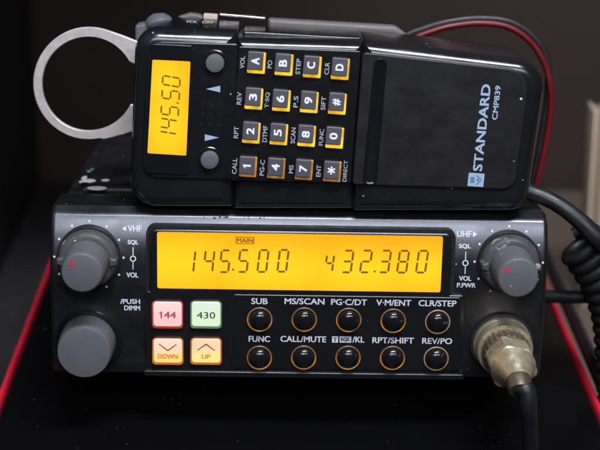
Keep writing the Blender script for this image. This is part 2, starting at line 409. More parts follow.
bm = B(); box(bm, xs - .3, 0, -.0615, y_wall - .002, z_table + .0001, z_table + .0012, .0003)  # added sheet that darkens the shaded left half of the table
mt = obj('table_shade_sheet', bm, M['tabledark']); tag(mt, 'dark sheet added over the left of the shelf board to deepen its shade', kind='structure')
bm = B(); box(bm, xs - .018, .03, .055, y_wall - .001, z_table + .26, z_table + .276, .0015)  # unseen board, added overhead to keep lamp light off the wall
tp = obj('shade_board', bm, M['side']); tag(tp, 'unseen board added above the radio to shade the wall', kind='structure')
# ------------------------------------------------------------------ black box with red edging
xl = (WZ(40, 300, z_lid).x + WZ(14, 372, z_lid).x) / 2
xr = (WZ(553, 300, z_lid).x + WZ(582, 372, z_lid).x) / 2 - .0012
print('LID', WZ(40, 300, z_lid), WZ(14, 372, z_lid), WZ(553, 300, z_lid), WZ(582, 372, z_lid), 'wall', y_wall, 'side', xs)
y_f = WZ(300, 520, z_lid).y; y_b = .145
bx = thing('equipment_box', 'low glossy black box with red edging under the tilted radio', 'box', ((xl + xr) / 2, .02, z_table), Matrix())
bm = B(); box(bm, xl, xr, y_f, y_b, z_table + .0014, z_lid, .0012)
obj('lid', bm, M['box'], bx)
for s, xe in ((-1, xl), (1, xr)):
    bm = B()
    ys_ = [y_f + (y_b - y_f) * i / 24 for i in range(25)]
    # a flattened strip bowing slightly outwards, wider towards the front
    rings = []
    for y in ys_:
        f = (y_b - y) / (y_b - y_f)
        hw, hh = .0005 + .0009 * f, .0018 + .0006 * f
        cx = xe + s * (hw + .0004)
        rings.append([(cx + hw * math.cos(a * math.pi / 6), y, z_lid - .0012 + hh * math.sin(a * math.pi / 6)) for a in range(12)])
    loft(bm, rings); obj('red_edging', bm, M['redtrim'], bx)
    if s > 0:
        bm = B(); rings = []
        for y in ys_:
            cx = xe + .0062
            rings.append([(cx + .0020 * math.cos(a * math.pi / 6), y, z_lid - .001 + .0030 * math.sin(a * math.pi / 6)) for a in range(12)])
        loft(bm, rings); obj('rubber_strip', bm, M['rubber'], bx)

# ================================================================== TRANSCEIVER
radio = thing('mobile_radio', 'black amateur mobile transceiver with wide amber display and grey knobs, propped on the black box', 'radio', (0, .03, zB), NOSE)
pz = lambda py: P(300, py, 0).z
XL, XR = P(50, 290).x, P(546.5, 290).x
z_face = P(300, 219, 12).z                               # where the face turns into the top chamfer
def prof(z):
    """how far back (m) the gently curved face lies at height z"""
    t = (z - pz(285)) / (z_face - pz(285))
    return 0.0 if t <= 0 else .0035 * t ** 2.3
# face: swept profile, rounded at both ends
pr = [(.020, zB + .0004), (.0016, zB + .0004), (.0004, zB + .0010), (0, zB + .0022)]
for i in range(25):
    z = zB + .004 + (z_face - zB - .004) * i / 24; pr.append((prof(z), z))
ye = prof(z_face)
pr += [(ye + .00012, z_face + .0002), (ye + .0012, z_face + .0011), (ye + .0024, zT - .0006), (ye + .0029, zT - .00015), (ye + .0035, zT), (.020, zT)]
cols = []
for i, (x, ins) in enumerate([(XL, .0012), (XL + .0002, .0006), (XL + .0006, .0002), (XL + .0012, 0), (XL + .0016, 0), (XL + .003, 0), (0, 0), (XR - .003, 0), (XR - .0016, 0), (XR - .0012, 0), (XR - .0006, .0002), (XR - .0002, .0006), (XR, .0012)]):
    zc = (zB + zT) / 2
    cols.append([(x, min(y + ins, .020), zc + (z - zc) * (1 - ins / .022)) for y, z in pr])
bm = B(); loft(bm, cols); panel = obj('front_panel', bm, M['panel'], radio, 28)
bm = B(); box(bm, XL + .0012, XR - .0012, .0202, DEEP, zB + .001, zT - .0012, .0008)
chassis = obj('chassis', bm, M['chassis'], radio)
# raised lip on the top of the case, behind the face
bm = B(); box(bm, XL + .006, XR - .006, P(0, 0, 0).y + .026, DEEP - .004, zT - .0011, zT + .0003, .0004); obj('top_cover', bm, M['chassis'], radio)
bm = B(); box(bm, XL + .02, XR - .02, .03, DEEP - .004, zB - .004, zB + .0008, .001); obj('mounting_bracket', bm, M['groove'], radio)
bm = B()
for s in (XL + .03, XR - .03):
    lathe(bm, Vector((s, 0, 0)), [(.001, 0), (.002, .001)], 8)
bm.free()
for xx in (XL + .03, XR - .03):
    bm = B(); zfoot = zB - .0125
    bx_ = [(xx - .006, xx + .006)]
    box(bm, xx - .006, xx + .006, .034, .046, zfoot, zB - .0041, .001); obj('prop_foot', bm, M['rubber'], radio)
# paint chips and a bright screw head on the lid, beside the hand microphone
zl = zT + .00035
def on_top(px, py, z=zl):
    d = ray(px, py); return cam_loc + d * ((z - cam_loc.z) / d.z)
bm = B()
c = on_top(97, 189); vs = [bm.verts.new((c.x + 10.2 * U * math.cos(a * math.pi / 12), c.y + 7 * U * math.sin(a * math.pi / 12), zl + .0001)) for a in range(24)]
bm.faces.new(vs); r_ = bmesh.ops.extrude_face_region(bm, geom=bm.faces[:]); bmesh.ops.translate(bm, verts=[v for v in r_['geom'] if isinstance(v, bmesh.types.BMVert)], vec=(0, 0, .0003))
obj('screw_head', bm, M['ring'], radio)
for cx_, cy_, rx, ry in ((88, 181, 9, 7), (84.5, 178, 3, 7), (105, 180.5, 5, 4), (89, 171.5, 2.2, 3), (92, 169.5, 1.6, 3), (81, 182, 2.5, 4)):
    bm = B(); c = on_top(cx_, cy_)
    bm.faces.new([bm.verts.new((c.x + rx * U * (.75 + .35 * random.random()) * math.cos(a * math.pi / 8), c.y + ry * 1.4 * U * (.7 + .5 * random.random()) * math.sin(a * math.pi / 8), zl + .00008)) for a in range(16)])
    obj('paint_chip', bm, M['chip'], radio)

# ---- centre block with display
yb = -.0016                                   # face of the raised centre block
def rect_from(x0, y0, x1, y1, dy=0):
    a = [P(x0, y0, dy), P(x1, y0, dy), P(x1, y1, dy), P(x0, y1, dy)]
    l = (a[0].x + a[3].x) / 2; r = (a[1].x + a[2].x) / 2; t = (a[0].z + a[1].z) / 2; b_ = (a[2].z + a[3].z) / 2
    return (l + r) / 2, (t + b_) / 2, r - l, t - b_
dyb = yb / U
cx, cz, w_, h_ = rect_from(146.5, 229 - 1.4, 452.5, 376.5)
bm = B(); slab(bm, rect(cx, cz, w_, h_), .0024, .0035, -.00004, 0); obj('panel_groove', bm, M['groove'], radio)
cx, cz, w_, h_ = rect_from(149.5, 231.0, 450, 374.5, dyb)
bm = B(); slab(bm, rect(cx, cz, w_, h_), .0020, .0005, yb, .00085, 6); block = obj('centre_block', bm, M['block'], radio)
BLK = (cx, cz, w_, h_)
# ledge along the foot of the block
lx, lz, lw, lh = rect_from(144, 372.0, 463.6, 377.5, dyb)
bm = B(); slab(bm, rect(lx, lz, lw, lh), .0004, .0008, yb - .0006, .0003); obj('bottom_ledge', bm, M['block'], radio)
# raised field round the black push buttons and the frame of the lit keys
ux, uz, uw, uh = rect_from(145, 293.4, 463, 375, dyb)
bm = B(); slab(bm, rect(ux, uz, uw, uh), .0010, .0004, yb + .0003, .0005); obj('lower_bezel', bm, M['block'], radio)
cx, cz, w_, h_ = rect_from(231, 295.6, 460.6, 369.5, dyb)
bm = B(); slab(bm, rect(cx, cz, w_, h_), .0012, yb + .0002, yb - .0003, .0003); obj('button_field', bm, M['block'], radio)
yf = yb - .0003
# display
cx, cz, w_, h_ = rect_from(157.2, 234, 441.8, 290.2, dyb)
bm = B(); slab(bm, rect(cx, cz, w_, h_), .0006, yb + .0001, yb - .00012, 0); lcd = obj('display', bm, M['lcd'], radio)
yd = yb - .0002
bm = B()
for ch, px, py in zip('145500', (190, 209, 225, 243.5, 263, 283), (261.2, 261, 261, 260.8, 260.8, 260.6)):
    digit(bm, ch, P(px, py, dyb), 8.6 * U, 22.4 * U, yd, 0, .10, 2.05 * U)
disc(bm, P(233, 269.3, dyb), 1.1 * U, yd)
obj('frequency_digits', bm, M['segment'], lcd, label='frequency readout 145.500')
bm = B()
for ch, px, py, s in zip('432380', (329.5, 347.5, 366, 385, 403, 422), (263, 261.3, 261.3, 261.3, 261.5, 261.5), (.78, 1, 1, 1, 1, 1)):
    digit(bm, ch, P(px, py, dyb), 9 * U * s, 22.4 * U * s, yd, 0, .10, 2.05 * U)
disc(bm, P(374.5, 271.2, dyb), 1.1 * U, yd)
obj('frequency_digits', bm, M['segment'], lcd, label='frequency readout 432.380')
bm = B(); c = P(245, 240.3, dyb)
letters(bm, 'MAIN', c, 15.5 * U, 4.2 * U, yd, 0, .0)
for q in ((-9.2, -9.2 + .7, -3.6, 3.6), (8.5, 9.2, -3.6, 3.6), (-8.5, 8.5, 2.9, 3.6), (-8.5, 8.5, -3.6, -2.9)):
    flat(bm, [(c.x + q[0] * U, c.z + q[2] * U), (c.x + q[1] * U, c.z + q[2] * U), (c.x + q[1] * U, c.z + q[3] * U), (c.x + q[0] * U, c.z + q[3] * U)], yd)
obj('band_indicator', bm, M['segment'], lcd)

# ---- lit keys
def lit_key(x0, y0, x1, y1, face, rim, legends):
    cx, cz, w_, h_ = rect_from(x0 - .8, y0 - .6, x1 + .8, y1 + .8, dyb)
    bm = B(); slab(bm, rect(cx, cz, w_, h_), .0010, yb + .0002, yb - .0009, .0004); k = obj('lit_key', bm, rim, radio)
    cx, cz, w_, h_ = rect_from(x0 + .6, y0 + .5, x1 - .6, y1 - .6, dyb - 4)
    bm = B(); slab(bm, rect(cx, cz, w_, h_), .0009, yb - .0008, yb - .0013, .0003); obj('key_window', bm, face, k)
    for fn, m in legends:
        bm = B(); fn(bm, cx, cz, yb - .00136); obj('key_legend', bm, m, k)
    return k
def word(s, wd, ht, dz=0.0, bold=.0):
    return lambda bm, cx, cz, y: letters(bm, s, Vector((cx, 0, cz + dz * U)), wd * U, ht * U, y, 0, 0, fat=max(.0, .12 + bold * 20))
def chevron(sgn, dz):
    def f(bm, cx, cz, y):
        t = 1.35 * U
        for s in (-1, 1):
            a = Vector((cx, cz + dz * U - sgn * 3.4 * U)); b_ = Vector((cx + s * 8.8 * U, cz + dz * U + sgn * 3.4 * U))
            d = (b_ - a).normalized(); n = Vector((-d.y, d.x)) * t / 2
            flat(bm, [a + n, b_ + n * .7, b_ - n * .7, a - n], y - .00001 * (s + 1))
    return f
k = lit_key(152.8, 301.5, 182.3, 327, M['key144'], M['redrim'], [(lambda bm, cx, cz, y: (letters(bm, '44', Vector((cx + 2.5 * U, 0, cz - .5 * U)), 11.5 * U, 6.6 * U, y, 0, 0, fat=.25), one(bm, Vector((cx - 6.2 * U, 0, cz - .5 * U)), 7.0 * U, y, 0, 1.5)), M['legred'])])
k['label'] = 'pink lit key marked 144'
k = lit_key(191.2, 301.5, 220.9, 327, M['key430'], M['greenrim'], [(word('430', 18.2, 6.8, -.8, -.004), M['leggreen'])])
k['label'] = 'pale green lit key marked 430'
k = lit_key(153.1, 338.5, 182.6, 363.2, M['keydown'], M['orangerim'], [(word('DOWN', 19.5, 4.8, -5.6, .004), M['legamber']), (chevron(1, 4), M['legchev'])])
k['label'] = 'orange lit key marked DOWN'
k = lit_key(191.3, 338.5, 220.9, 363.2, M['keyup'], M['orangerim'], [(word('UP', 8.5, 4.6, -5.8, .004), M['legamber']), (chevron(-1, 4), M['legchev'])])
k['label'] = 'amber lit key marked UP'

# ---- ten black dome buttons with amber rings
names = [('SUB', 259.5, 300.8, 16), ('MS/SCAN', 304.5, 301, 39.5), ('PG·C/DT', 349, 301.8, 35.5), ('V·M/ENT', 393.6, 302.4, 34.5), ('CLR/STEP', 437.4, 303.0, 37.6),
         ('FUNC', 259.3, 338.5, 21), ('CALL/MUTE', 303.3, 338.7, 45.5), ('/KL', 358.4, 339.2, 11.6), ('RPT/SHIFT', 393, 340, 41.5), ('REV/PO', 437, 340.6, 29.8)]
bpos = [(259.7, 318.9), (304.2, 319), (348.6, 319.4), (393, 320.2), (437.4, 321.3), (259.4, 357), (303.6, 356.9), (347.9, 357), (392.2, 357.3), (435.9, 358)]
for i, (px, py) in enumerate(bpos):
    c = P(px, py, dyb)
    bm = B(); lathe(bm, c, [(13.0 * U, yf + .0001), (13.0 * U, yf - .00025), (12.4 * U, yf - .0004), (11.6 * U, yf - .0004), (11.4 * U, yf - .0001)], 40, False, True)
    well = obj('button_well', bm, M['groove'], radio)
    bm = B(); torus(bm, c, yf - .00032, 12.1 * U, .62 * U, 44, 8)
    rg = obj('light_ring', bm, M['ringdim'] if i in (4, 9) else M['ringglow'], radio)
    bm = B(); rr = 10.6 * U; pf = [(rr, yf - .00005), (rr, yf - .0009)]
    for j in range(1, 12):
        a = math.pi / 2 * j / 12; pf.append((rr * math.cos(a), yf - .0009 - .00165 * math.sin(a)))
    lathe(bm, c, pf, 40); obj('push_button', bm, M['gloss'], radio)
    s, lx, ly, lw = names[i]
    bm = B(); letters(bm, s, P(lx, ly, dyb), lw * U, (6.1 if '·' not in s else 6.1) * U, yf - .00004, 0, .0)
    if s == '/KL':
        for x0, x1, t in ((332, 338, 'T'), (339.5, 351.2, 'SQL')):
            a = rect_from(x0, 336, x1, 342.2, dyb); flat(bm, rect(*a), yf - .00004)
        obj('printed_legend', bm, M['print'], radio)
        bm = B(); letters(bm, 'T', P(335, 339.1, dyb), 3.4 * U, 4.2 * U, yf - .00009, 0, .0); letters(bm, 'SQL', P(345.4, 339.1, dyb), 9.6 * U, 4.2 * U, yf - .00009, 0, .0)
        obj('printed_legend', bm, M['groove'], radio)
    else: obj('printed_legend', bm, M['print'], radio)

# ---- knobs
def dial_marks(c, name='dial_marks'):
    bm = B()
    for k in range(11):
        a = R(240 - 30 * k); p = Vector((c.x + 34.2 * U * math.cos(a), 0, c.z + 34.6 * U * math.sin(a)))
        disc(bm, p, 1.15 * U, -.00006, prof)
    obj(name, bm, M['print'], radio)
def dual_knob(px, py, mark_ang, dot):
    c = P(px, py)
    dial_marks(c)
    y0 = prof(c.z + 25 * U)
    bm = B(); lathe(bm, c, [(31.6 * U, .004), (31.6 * U, -.0003), (31.0 * U, -.0005), (30 * U, -.0005)], 64); obj('knob_recess', bm, M['groove'], radio)
    bm = B(); lathe(bm, c, [(29.4 * U, -.0004), (29.6 * U, -.0016), (28.6 * U, -.0030), (27.2 * U, -.0037), (25.6 * U, -.0040), (22 * U, -.0040)], 72)
    for s in (-1, 1):                          # the two finger lugs of the squelch ring
        pts = [(c.x + s * 22 * U, c.z - 5 * U), (c.x + s * 29.5 * U, c.z - 3.2 * U), (c.x + s * 29.5 * U, c.z + 3.2 * U), (c.x + s * 22 * U, c.z + 5 * U)]
        if s < 0: pts = pts[::-1]
        slab(bm, pts, .0005, -.002, -.0052, .0006)
    ring = obj('squelch_ring', bm, M['knob_worn'], radio, 40)
    bm = B(); a = R(mark_ang); d = Vector((math.cos(a), 0, math.sin(a))); n = Vector((-d.z, 0, d.x))
    q = [c + d * 23 * U + n * .9 * U, c + d * 27 * U + n * .9 * U, c + d * 27 * U - n * .9 * U, c + d * 23 * U - n * .9 * U]
    v = [bm.verts.new((p.x, -.00375 - .0004 * (i in (0, 3)), p.z)) for i, p in enumerate(q)]; bm.faces.new(v)
    obj('pointer_mark', bm, M['printdim'], ring)
    bm = B(); n_ = 96; rings = []
    for r_, y, ridge in ((21.4, -.0039, 0), (21.4, -.0046, 0), (21.2, -.0050, .12), (20.4, -.0130, .12), (20.2, -.0136, 0), (19.6, -.0146, 0), (18.6, -.0150, 0), (17.6, -.0151, 0)):
        rings.append([(c.x + (r_ + ridge * (1 if i % 4 < 2 else -1)) * U * math.cos(2 * math.pi * i / n_), y, c.z + (r_ + ridge * (1 if i % 4 < 2 else -1)) * U * math.sin(2 * math.pi * i / n_)) for i in range(n_)])
    loft(bm, rings); kn = obj('volume_knob', bm, M['knob'], radio, 40)
    dc = P(*dot, -.0152 / U); bm = B(); disc(bm, dc, 2.6 * U, -.01518, n=24); obj('red_dot', bm, M['redpaint'], kn)
dual_knob(88.8, 257.5, 118, (71.8, 263.8))
dual_knob(509, 262.5, 195, (507.2, 270.2))
c = P(88.3, 341.2)
bm = B(); lathe(bm, c, [(34 * U, .004), (34 * U, -.0004), (33 * U, -.0010), (31.5 * U, -.0010), (30.6 * U, -.0003), (20 * U, -.0003)], 64); obj('dial_recess', bm, M['block'], radio)
bm = B(); n_ = 120; rings = []
for r_, y, rd in ((27.6, -.0003, 0), (27.6, -.0016, 0), (27.4, -.0019, .2), (26.9, -.0078, .2), (26.7, -.0082, 0), (26.3, -.0091, 0), (25.4, -.0096, 0), (24, -.0097, 0)):
    rings.append([(c.x + (r_ + rd * (1 if i % 4 < 2 else -1)) * U * math.cos(2 * math.pi * i / n_), y, c.z + (r_ + rd * (1 if i % 4 < 2 else -1)) * U * math.sin(2 * math.pi * i / n_)) for i in range(n_)])
loft(bm, rings); obj('main_dial', bm, M['knob'], radio, 40)
# ring-shaped hole below the right hand knob
bm = B(); torus(bm, P(490, 294.5), -.0001, 2.6 * U, .7 * U, 24, 8); obj('pilot_hole', bm, M['rubber_grey'], radio)

# ---- printing on the face
def legend(items, extra=None):
    bm = B()
    for s, px, py, wd, ht in items: letters(bm, s, P(px, py), wd * U, ht * U, -.00006, 0, .0, prof)
    if extra: extra(bm)
    obj('printed_legend', bm, M['print'], radio)
def tri(px, py, s, hw, hh):
    def f(bm):
        c = P(px, py); flat(bm, [(c.x + s * hw * U, c.z), (c.x - s * hw * U, c.z + hh * U), (c.x - s * hw * U, c.z - hh * U)], -.00006, prof)
    return f
def slider(px, py, y0, y1):
    def f(bm):
        c = P(px, py); n = 20
        for i in range(n):
            a, b_ = 2 * math.pi * i / n, 2 * math.pi * (i + 1) / n
            flat(bm, [(c.x + r_ * U * math.cos(t), c.z + r_ * U * math.sin(t)) for r_, t in ((2.0, a), (3.1, a), (3.1, b_), (2.0, b_))], -.00006, prof)
        for p, q in ((y0, py - 3.2), (py + 3.2, y1)):
            zt, zb = P(px, p).z, P(px, q).z
            flat(bm, [(c.x - .45 * U, zb), (c.x + .45 * U, zb), (c.x + .45 * U, zt), (c.x - .45 * U, zt)], -.00006, prof)
    return f
legend([('VHF', 134.0, 230.4, 13.6, 5.6)], tri(123.3, 230.6, -1, 1.9, 2.6))
legend([('SQL', 132.6, 243.6, 10.2, 4.6)]); legend([], slider(132.9, 259, 248, 269.5)); legend([('VOL', 132.4, 275, 11.6, 5.0)])
legend([('UHF', 465.2, 236, 14.2, 5.6)], tri(476.3, 236.2, 1, 2.2, 2.8))
legend([('SQL', 465.4, 247.6, 11.6, 4.8)]); legend([], slider(465.6, 263.4, 252.5, 274.0)); legend([('VOL', 465.2, 278.4, 12.0, 4.8), ('P.PWR', 466.3, 285.2, 18.5, 4.6)])
legend([('/PUSH', 130.2, 301.4, 19.4, 4.9), ('DIMM', 132.2, 307.9, 15.5, 4.8)])
# worn dark print along the top strip of the face
bm = B()
for x in (203, 214, 219.5, 224, 226.5, 244, 248, 260, 264):
    c = P(x, 220.5 + random.uniform(-.8, .6)); hw = random.choice((.8, 1.6, 2.6)); flat(bm, rect(c.x, c.z, hw * U, random.uniform(.8, 1.8) * U), -.00006, prof)
obj('worn_print', bm, M['groove'], radio)

# ---- antenna socket
ca = P(501.5, 343)
bm = B(); lathe(bm, ca, [(33 * U, .004), (33 * U, -.0006), (32 * U, -.0012), (30 * U, -.0014), (20 * U, -.0014)], 64); obj('antenna_socket', bm, M['groove'], radio)

# ================================================================== ANTENNA LEAD
ant = thing('antenna_cable', 'black coaxial cable with tarnished silver screw plug on the radio front', 'cable', ca, NOSE)
def hexring(c, r, y, n=48, k=6, rot=0.2, soft=.55):
    out = []
    for i in range(n):
        a = 2 * math.pi * i / n; s = math.pi / k; q = ((a + rot) % (2 * s)) - s
        rh = r * math.cos(s) / math.cos(q); rr = min(rh, r * .965)
        out.append((c.x + rr * math.cos(a), y, c.z + rr * math.sin(a)))
    return out
bm = B(); lathe(bm, ca, [(29.6 * U, -.0013), (29.6 * U, -.0022), (29.0 * U, -.0026), (28.2 * U, -.0028), (28.2 * U, -.0062), (27.4 * U, -.0068), (23.5 * U, -.0070)], 64, False)
obj('coupling_ring', bm, M['brass'], ant)
bm = B(); n_ = 96; rings = []
for r_, y, rd in ((23.6, -.0068, 0), (23.8, -.0072, .5), (23.4, -.0118, .5), (22.5, -.0122, 0)):
    rings.append([(ca.x + (r_ + rd * (1 if i % 4 < 2 else -1)) * U * math.cos(2 * math.pi * i / n_), y, ca.z + (r_ + rd * (1 if i % 4 < 2 else -1)) * U * math.sin(2 * math.pi * i / n_)) for i in range(n_)])
loft(bm, rings, False, True); obj('knurled_collar', bm, M['brass_dark'], ant)
bm = B()
loft(bm, [hexring(ca, r_ * U, y) for r_, y in ((22.5, -.0120), (24.6, -.0126), (25.0, -.0132), (25.0, -.0196), (24.4, -.0203), (22.8, -.0206))], False, True)
obj('hex_nut', bm, M['brass'], ant, 25)
# tail of the plug droops a little
axis = [Vector((ca.x, -.0204, ca.z)), Vector((ca.x + .0001, -.0235, ca.z - .0002)), Vector((ca.x + .0002, -.0265, ca.z - .0008)), Vector((ca.x + .0003, -.0290, ca.z - .0018))]
bm = B(); tube(bm, axis, [22.0 * U, 16.5 * U, 12.5 * U, 10.4 * U], 40); obj('plug_tail', bm, M['brass'], ant)
bm = B(); tube(bm, [axis[2] + Vector((0, -.0004, -.0002)), axis[3], axis[3] + Vector((0, -.0012, -.0008))], [12.2 * U, 11.6 * U, 10.8 * U], 32); obj('crimp_ring', bm, M['brass_dark'], ant)
e = axis[3]
pth = spline([e, P(526.5, 392, -108), P(528.5, 410, -110), P(530.3, 440, -100), P(531.5, 500, -84), P(532, 620, -70)], 10)
bm = B(); tube(bm, pth, [9.2 * U, 9.0 * U, 8.3 * U, 7.7 * U, 7.4 * U, 7.4 * U], 24); obj('cable', bm, M['rubber'], ant)

# ================================================================== HAND MICROPHONE
mic = thing('hand_microphone', 'black keypad speaker microphone with amber display lying on its edge across the radio top', 'microphone', (P(340, 206, 30).x, 40 * U, zT), NOSE)
YM = 2.0
MA = R(-3.0)                                   # the body lies slightly turned clockwise
def quad(pts, dy): return [(P(x, y, dy).x, P(x, y, dy).z) for x, y in pts]
def micsec(name, pts, rad, depth_front, depth_back, bev, sh, m):
    q = quad(pts, depth_front + sh)
    zlow = zT + .00025
    q = [(x, max(z, zlow)) for x, z in q]
    bm = B(); slab(bm, q, [r_ * U for r_ in rad], depth_back * U, depth_front * U, bev * U, 7, True, 10, sh * U)
    return obj(name, bm, m, mic, 50)
head = micsec('head_shell', [(136, 25.5), (238.3, 30), (234, 206), (129.5, 206)], [24, 2, 2, 26], YM, 108, 13, 15, M['mic'])
micsec('keypad_shell', [(237.0, 37.5), (363, 41.5), (353, 208), (233, 208)], [2, 2, 2, 2], YM + 3, 104, 9, 11, M['mic'])
cover = micsec('battery_cover', [(361.5, 39.0), (546.8, 61.5), (525.5, 210), (350.5, 210)], [5, 30, 20, 5], YM - 1, 108, 13, 15, M['mic'])
# face plates
def plate(name, pts, rad, d0, d1, bev, m, parent=None):
    bm = B(); slab(bm, quad(pts, d1), [r_ * U for r_ in rad], d0 * U, d1 * U, bev * U, 4); return obj(name, bm, m, parent or mic, 40)
plate('head_face', [(147.5, 41), (238, 43.5), (231.5, 180), (141, 178)], [14, 2, 2, 16], YM + 2, YM - 2, 1.6, M['mic_smooth'])
plate('keypad_face', [(238.5, 46.2), (361, 51), (351, 183.5), (229.5, 181)], [2, 2, 2, 3], YM + 5, YM - 1, 1.2, M['mic_smooth'])
plate('cover_face', [(362.5, 52), (531, 71), (515, 190), (352, 185)], [4, 22, 14, 4], YM + 1, YM - 3.2, 1.6, M['mic_satin'])
YF = YM - 2.0; YK = YM - 1.0; YC = YM - 3.2
# finger slot in the cover
bm = B(); q = quad([(374.2, 58), (387.5, 58.5), (376.5, 185), (362.3, 184.5)], YC)
rings = []
for ins, dy in ((-.6, -.05), (0, -.5), (1.0, -1.0), (2.0, -.6), (3.2, -.15)):
    rings.append([(p.x, (YC + dy) * U, p.y) for p in rpoly(q, 6.2 * U, ins * U if ins >= 0 else 0, 8)])
loft(bm, rings, False, True); obj('finger_slot', bm, M['gloss'], cover)
# display of the microphone
plate('display_frame', [(151, 43.5), (192.5, 45.5), (187.5, 175), (145, 173.5)], [3, 2, 2, 3], YF + .5, YF - 1.2, 1.0, M['gloss'])
md = plate('display', [(152.4, 59.8), (190.4, 61.6), (186.2, 155.6), (147.4, 153.2)], [1.2, 1.2, 1.2, 1.2], YF, YF - 1.7, 0, M['miclcd'])
bm = B(); ys = (YF - 2.0) * U
for ch, px, py in zip('145', (168.2, 169, 170), (136.5, 123.5, 110.5)): digit(bm, ch, P(px, py, YF), 8.4 * U, 16.5 * U, ys, R(90) + MA, .10, 1.6 * U)
for ch, px, py in zip('50', (170.8, 171.4), (94.5, 81)): digit(bm, ch, P(px, py, YF), 8.4 * U, 16.5 * U, ys, R(90) + MA, .10, 1.6 * U)
disc(bm, P(177.8, 102.6, YF), 1.0 * U, ys)
obj('frequency_digits', bm, M['segment'], md, label='frequency readout 145.50')
# round buttons, arrows and microphone holes
for px, py in ((215, 63), (209.7, 159.6)):
    c = P(px, py, YF)
    bm = B(); torus(bm, c, YF * U + .0001, 11.4 * U, 1.6 * U, 40, 10); obj('button_collar', bm, M['mic_smooth'], mic)
    bm = B(); lathe(bm, c, [(8.9 * U, YF * U), (8.9 * U, (YF - 3.4) * U), (8.4 * U, (YF - 4.2) * U), (7.2 * U, (YF - 4.6) * U), (4 * U, (YF - 4.9) * U)], 40); obj('step_button', bm, M['knob'], mic)
for tip, bx0, by in ((206, 220.2, 89.0), (219, 204.8, 137.6)):
    bm = B(); a = P(tip, by, YF); p, q = P(bx0, by - 3.3, YF), P(bx0, by + 3.3, YF)
    flat(bm, [(a.x, a.z), (p.x, p.z), (q.x, q.z)], (YF - .12) * U); obj('arrow_mark', bm, M['blueprint'], mic)
for r_ in range(3):
    for q in range(3):
        bm = B(); c = P(202.6 + 8.7 * q - .5 * r_, 104 + 10 * r_ + .5 * q, YF); torus(bm, c, (YF - .05) * U, .8 * U, .4 * U, 12, 6); obj('sound_hole', bm, M['groove'], mic)
# keypad
KEYS = [('A', 255.6, 61.8, 'VOL', 242.4), ('B', 283.2, 63.8, 'PO', 269.8), ('C', 311.4, 66, 'STEP', 298.3), ('D', 339.4, 68, 'CLR', 327),
        ('3', 253, 97.8, 'REV', 239.2), ('6', 280.6, 99.6, 'T·SQ', 267.4), ('9', 308.4, 101.2, 'P.S', 295.8), ('#', 336.4, 102.8, 'SIFT', 323.4),
        ('2', 250.4, 131.8, 'RPT', 236.2), ('5', 278, 133.4, 'DTMF', 265), ('8', 305.8, 135, 'SCAN', 293.2), ('0', 333.8, 136.8, 'FUNC', 321.4),
        ('1', 247.2, 165.6, 'CALL', 234.6), ('4', 275.4, 167.2, 'PG-C', 262.2), ('7', 303.2, 168.6, 'MS', 291.2), ('*', 331.4, 170.4, 'ENT', 318.6)]
LW = {'VOL': 11.5, 'PO': 7.5, 'STEP': 15, 'CLR': 11.5, 'REV': 12, 'T·SQ': 15, 'P.S': 11, 'SIFT': 13, 'RPT': 11.5, 'DTMF': 16, 'SCAN': 15.5, 'FUNC': 16, 'CALL': 15.5, 'PG-C': 15.5, 'MS': 8, 'ENT': 11.5}
ca_, sa_ = math.cos(MA), math.sin(MA)
def rotrect(c, w_, h_): return [(c.x + x * ca_ - z * sa_, c.z + x * sa_ + z * ca_) for x, z in rect(0, 0, w_, h_)]
for i, (ch, px, py, lab, lx) in enumerate(KEYS):
    row = i // 4
    c = P(px + .9, py + .8, YK)
    bm = B(); slab(bm, rotrect(c, 17.0 * U, 20.4 * U), 1.0 * U, (YK + .3) * U, (YK - 2.0) * U, .6 * U); key = obj('keypad_key', bm, M['keybasedim'] if row == 3 else M['keybase'], mic)
    key['label'] = 'grey key marked ' + ch
    MA_ = MA; cc = P(px - .1 + random.uniform(-.25, .25), py - (.9 if row < 3 else .2), YK - 4)
    bm = B(); slab(bm, rotrect(cc, 15.1 * U, 17.7 * U), 1.6 * U, (YK - 1.6) * U, (YK - 5.2) * U, 1.1 * U); obj('key_cap', bm, M['cap'], key)
    bm = B(); yk = (YK - 5.35) * U; ang = R(90) + MA
    if ch == '*':
        for t in range(3):
            a = ang + R(60 * t); d = Vector((math.cos(a), math.sin(a))); n = Vector((-d.y, d.x)); o2 = Vector((cc.x, cc.z))
            flat(bm, [o2 + d * 4 * U + n * .8 * U, o2 + d * 4 * U - n * .8 * U, o2 - d * 4 * U - n * .8 * U, o2 - d * 4 * U + n * .8 * U], yk - t * .00001)
    elif ch == '1': one(bm, cc, 7.6 * U, yk, ang, 2.0)
    else: letters(bm, ch, cc, 5.9 * U if ch not in '1' else None, 7.2 * U, yk, ang, .0, fat=.4)
    obj('key_legend', bm, M['keyprint'], key)
    bm = B(); letters(bm, lab, P(lx, py + .5, YK), LW[lab] * U, 4.3 * U, (YK - .15) * U, ang, .0, fat=.12); obj('printed_legend', bm, M['printdim'], mic)
bm = B(); letters(bm, 'DIRECT', P(345.2, 171, YK), 21 * U, 3.8 * U, (YK - .15) * U, R(90) + MA, .0, fat=.1); obj('printed_legend', bm, M['printdim'], mic)
